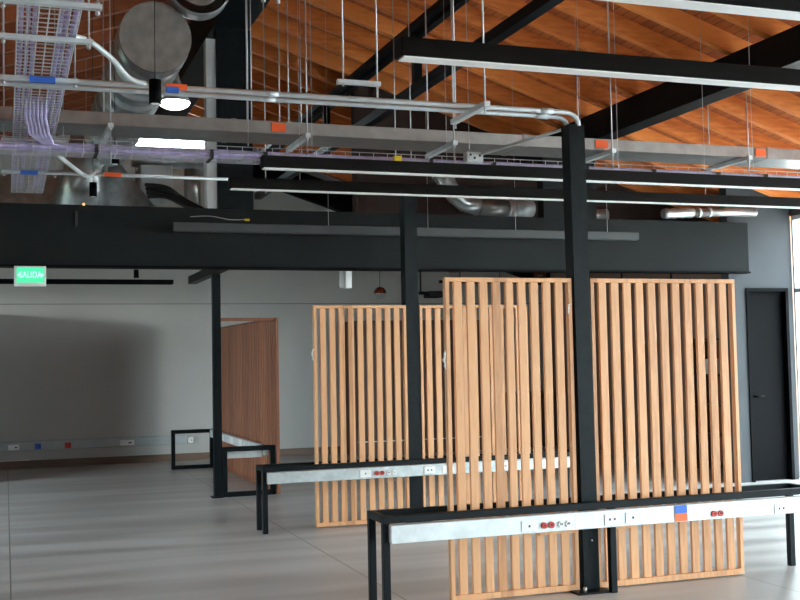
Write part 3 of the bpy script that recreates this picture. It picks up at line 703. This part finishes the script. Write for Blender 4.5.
# open shelf against the side wall of the far room
t = thing('wall_shelf', (9.0, 12.3, 0), 'brown open shelf seen between the rightmost slats', 'shelf')
for yy in (11.75, 13.0): boxobj('side_board', 'brown', (8.80, 9.115, yy, yy + .03, 0, 1.75), t)
for zz in (.05, .45, .85, 1.25, 1.72): boxobj('shelf_board', 'brown', (8.80, 9.115, 11.78, 13.0, zz, zz + .025), t)
boxobj('back_board', 'brownshade', (9.10, 9.12, 11.78, 13.0, .1, 1.7), t)
for yy, zz, lb in ((12.2, .875, 'pale box on the middle board of the far shelf'), (12.2, 1.275, 'pale box on the upper board of the far shelf'), (12.65, 1.275, 'pale box on the upper board of the far shelf, further back')):
    tag(boxobj('storage_box', 'white', (8.83, 9.08, yy, yy + .2, zz + .001, zz + .2), origin=(9, yy, zz), bevel=.004), lb, 'box')
# ---------------------------------------------------------------- far room furniture and wall raceway
t = thing('tall_cabinet', (6.6, 17.5, 0), 'dark brown tall cabinet against the far wall, seen through the slats', 'cabinet')
boxobj('carcass', 'brown', (5.33, 7.9, 17.3, 18.08, .0, 2.19), t)
for i in range(4):
    dd = boxobj('cabinet_door', 'brown', (5.36 + .63 * i, 5.96 + .63 * i, 17.27, 17.299, .38, 2.15), t, bevel=.003)
    MB().box(5.92 + .63 * i, 5.935 + .63 * i, 17.25, 17.27, 1.0, 1.2).build('handle', 'black', dd)
boxobj('plinth_line', 'zinc', (5.36, 7.87, 17.265, 17.299, .22, .235), t)
t = thing('low_cabinet', (8.6, 17.6, 0), 'dark low cabinet right of the tall brown one on the far wall', 'cabinet')
boxobj('carcass', 'brown', (7.95, 9.10, 17.4, 18.08, 0, .9), t)
boxobj('worktop', 'brown', (7.93, 9.11, 17.36, 18.08, .9, .94), t)
t = thing('wall_raceway', (.5, 18.05, .3), 'long grey raceway low on the far wall at left', 'raceway')
boxobj('body', 'raceway', (XL + .01, 2.75, 18.04, 18.099, .27, .41), t, bevel=.004)
boxobj('lower_lip', 'white', (XL + .01, .35, 18.07, 18.099, .118, .128), t)
for i, (x, mt, wd, lb) in enumerate(((.12, 'white', .16, 'white double socket at the left of the far wall raceway'), (.47, 'blue', .09, 'dark blue socket on the far wall raceway'), (.91, 'red', .09, 'dark red socket on the far wall raceway'), (1.8, 'white', .22, 'white socket strip on the far wall raceway'), (2.79, 'white', .08, 'white socket at the right end of the far wall raceway'))):
    t = thing('power_socket', (x, 18.035, .32), lb, 'socket')
    boxobj('face_plate', mt, (x - wd / 2, x + wd / 2, 18.02, 18.04 if x < 2.7 else 18.099, .285, .37), t)
    boxobj('slot', 'darkhole', (x + wd * .1, x + wd * .3, 18.017, 18.02, .315, .335), t)
    

# ---------------------------------------------------------------- outdoors
for n, a in (('pavement', (XR + .2, 40, -30, 40, -.2, -.14)), ('pavement', (-40, XL - .2, -30, 40, -.2, -.14)), ('pavement', (XL - .2, XR + .2, -30, YF - .25, -.2, -.14))):
    o = boxobj(n, 'ground' if a[0] > 5 else 'dimground', a); o['kind'] = 'structure'  # left and rear ground kept dark so less light reaches the ceiling

# ---------------------------------------------------------------- light
wd = D.worlds.new('World'); bpy.context.scene.world = wd; wd.use_nodes = True
nt = wd.node_tree; bg = nt.nodes['Background']
tc = N(nt, 'ShaderNodeTexCoord'); sp = N(nt, 'ShaderNodeSeparateXYZ'); nt.links.new(tc.outputs['Generated'], sp.inputs[0])
cr = N(nt, 'ShaderNodeValToRGB'); mr = N(nt, 'ShaderNodeMapRange'); mr.inputs[1].default_value = -1; mr.inputs[2].default_value = 1
nt.links.new(sp.outputs[2], mr.inputs[0]); nt.links.new(mr.outputs[0], cr.inputs[0])
cr.color_ramp.elements[0].position = .46; cr.color_ramp.elements[0].color = (.66, .66, .62, 1)
cr.color_ramp.elements[1].position = .54; cr.color_ramp.elements[1].color = (.82, .94, 1.0, 1)
nt.links.new(cr.outputs[0], bg.inputs[0]); bg.inputs[1].default_value = 17.0
def portal(name, loc, rot, sx, sy):
    l = D.lights.new(name, 'AREA'); l.shape = 'RECTANGLE'; l.size = sx; l.size_y = sy
    l.cycles.is_portal = True
    o = D.objects.new(name, l); COL.objects.link(o); o.location = loc; o.rotation_euler = rot
portal('window_daylight', (XR + .25, 3.15, 1.62), (0, math.radians(90), 0), 3.2, 16.3)
portal('window_daylight', (XL - .25, 12.45, 1.6), (0, math.radians(-90), 0), 3.1, 4.4)
portal('window_daylight', (6.1, YF - .3, 1.7), (math.radians(90), 0, 0), 5.1, 2.0)

sl = D.lights.new('hazy_sun', 'SUN'); sl.energy = 0.95; sl.angle = math.radians(3); sl.color = (1, .95, .88)
so = D.objects.new('hazy_sun', sl); COL.objects.link(so); so.location = (-20, 0, 10)
so.rotation_euler = Vector((.767, .64, -.055)).to_track_quat('-Z', 'Y').to_euler()
# ---------------------------------------------------------------- camera
yaw, pit, rol = math.radians(19.504), math.radians(3.042), math.radians(-1.102)
fw = Vector((math.sin(yaw) * math.cos(pit), math.cos(yaw) * math.cos(pit), math.sin(pit)))
r = Vector((math.cos(yaw), -math.sin(yaw), 0)); uu = r.cross(fw)
r2 = r * math.cos(rol) + uu * math.sin(rol); u2 = uu * math.cos(rol) - r * math.sin(rol)
cam = D.cameras.new('camera'); co = D.objects.new('camera', cam); COL.objects.link(co)
cam.sensor_width = 36; cam.lens = 1116.2 / 800 * 36; cam.clip_start = .05; cam.clip_end = 200
mt = Matrix((r2, u2, -fw)).transposed().to_4x4(); mt.translation = Vector((0, 0, 1.55)); co.matrix_world = mt
sc = bpy.context.scene; sc.camera = co
sc.view_settings.view_transform = 'Standard'; sc.view_settings.look = 'None'; sc.view_settings.gamma = 1
sc.view_settings.use_curve_mapping = False; sc.view_settings.exposure = 0.0
sc.cycles.max_bounces = 10; sc.cycles.diffuse_bounces = 6; sc.cycles.transparent_max_bounces = 12
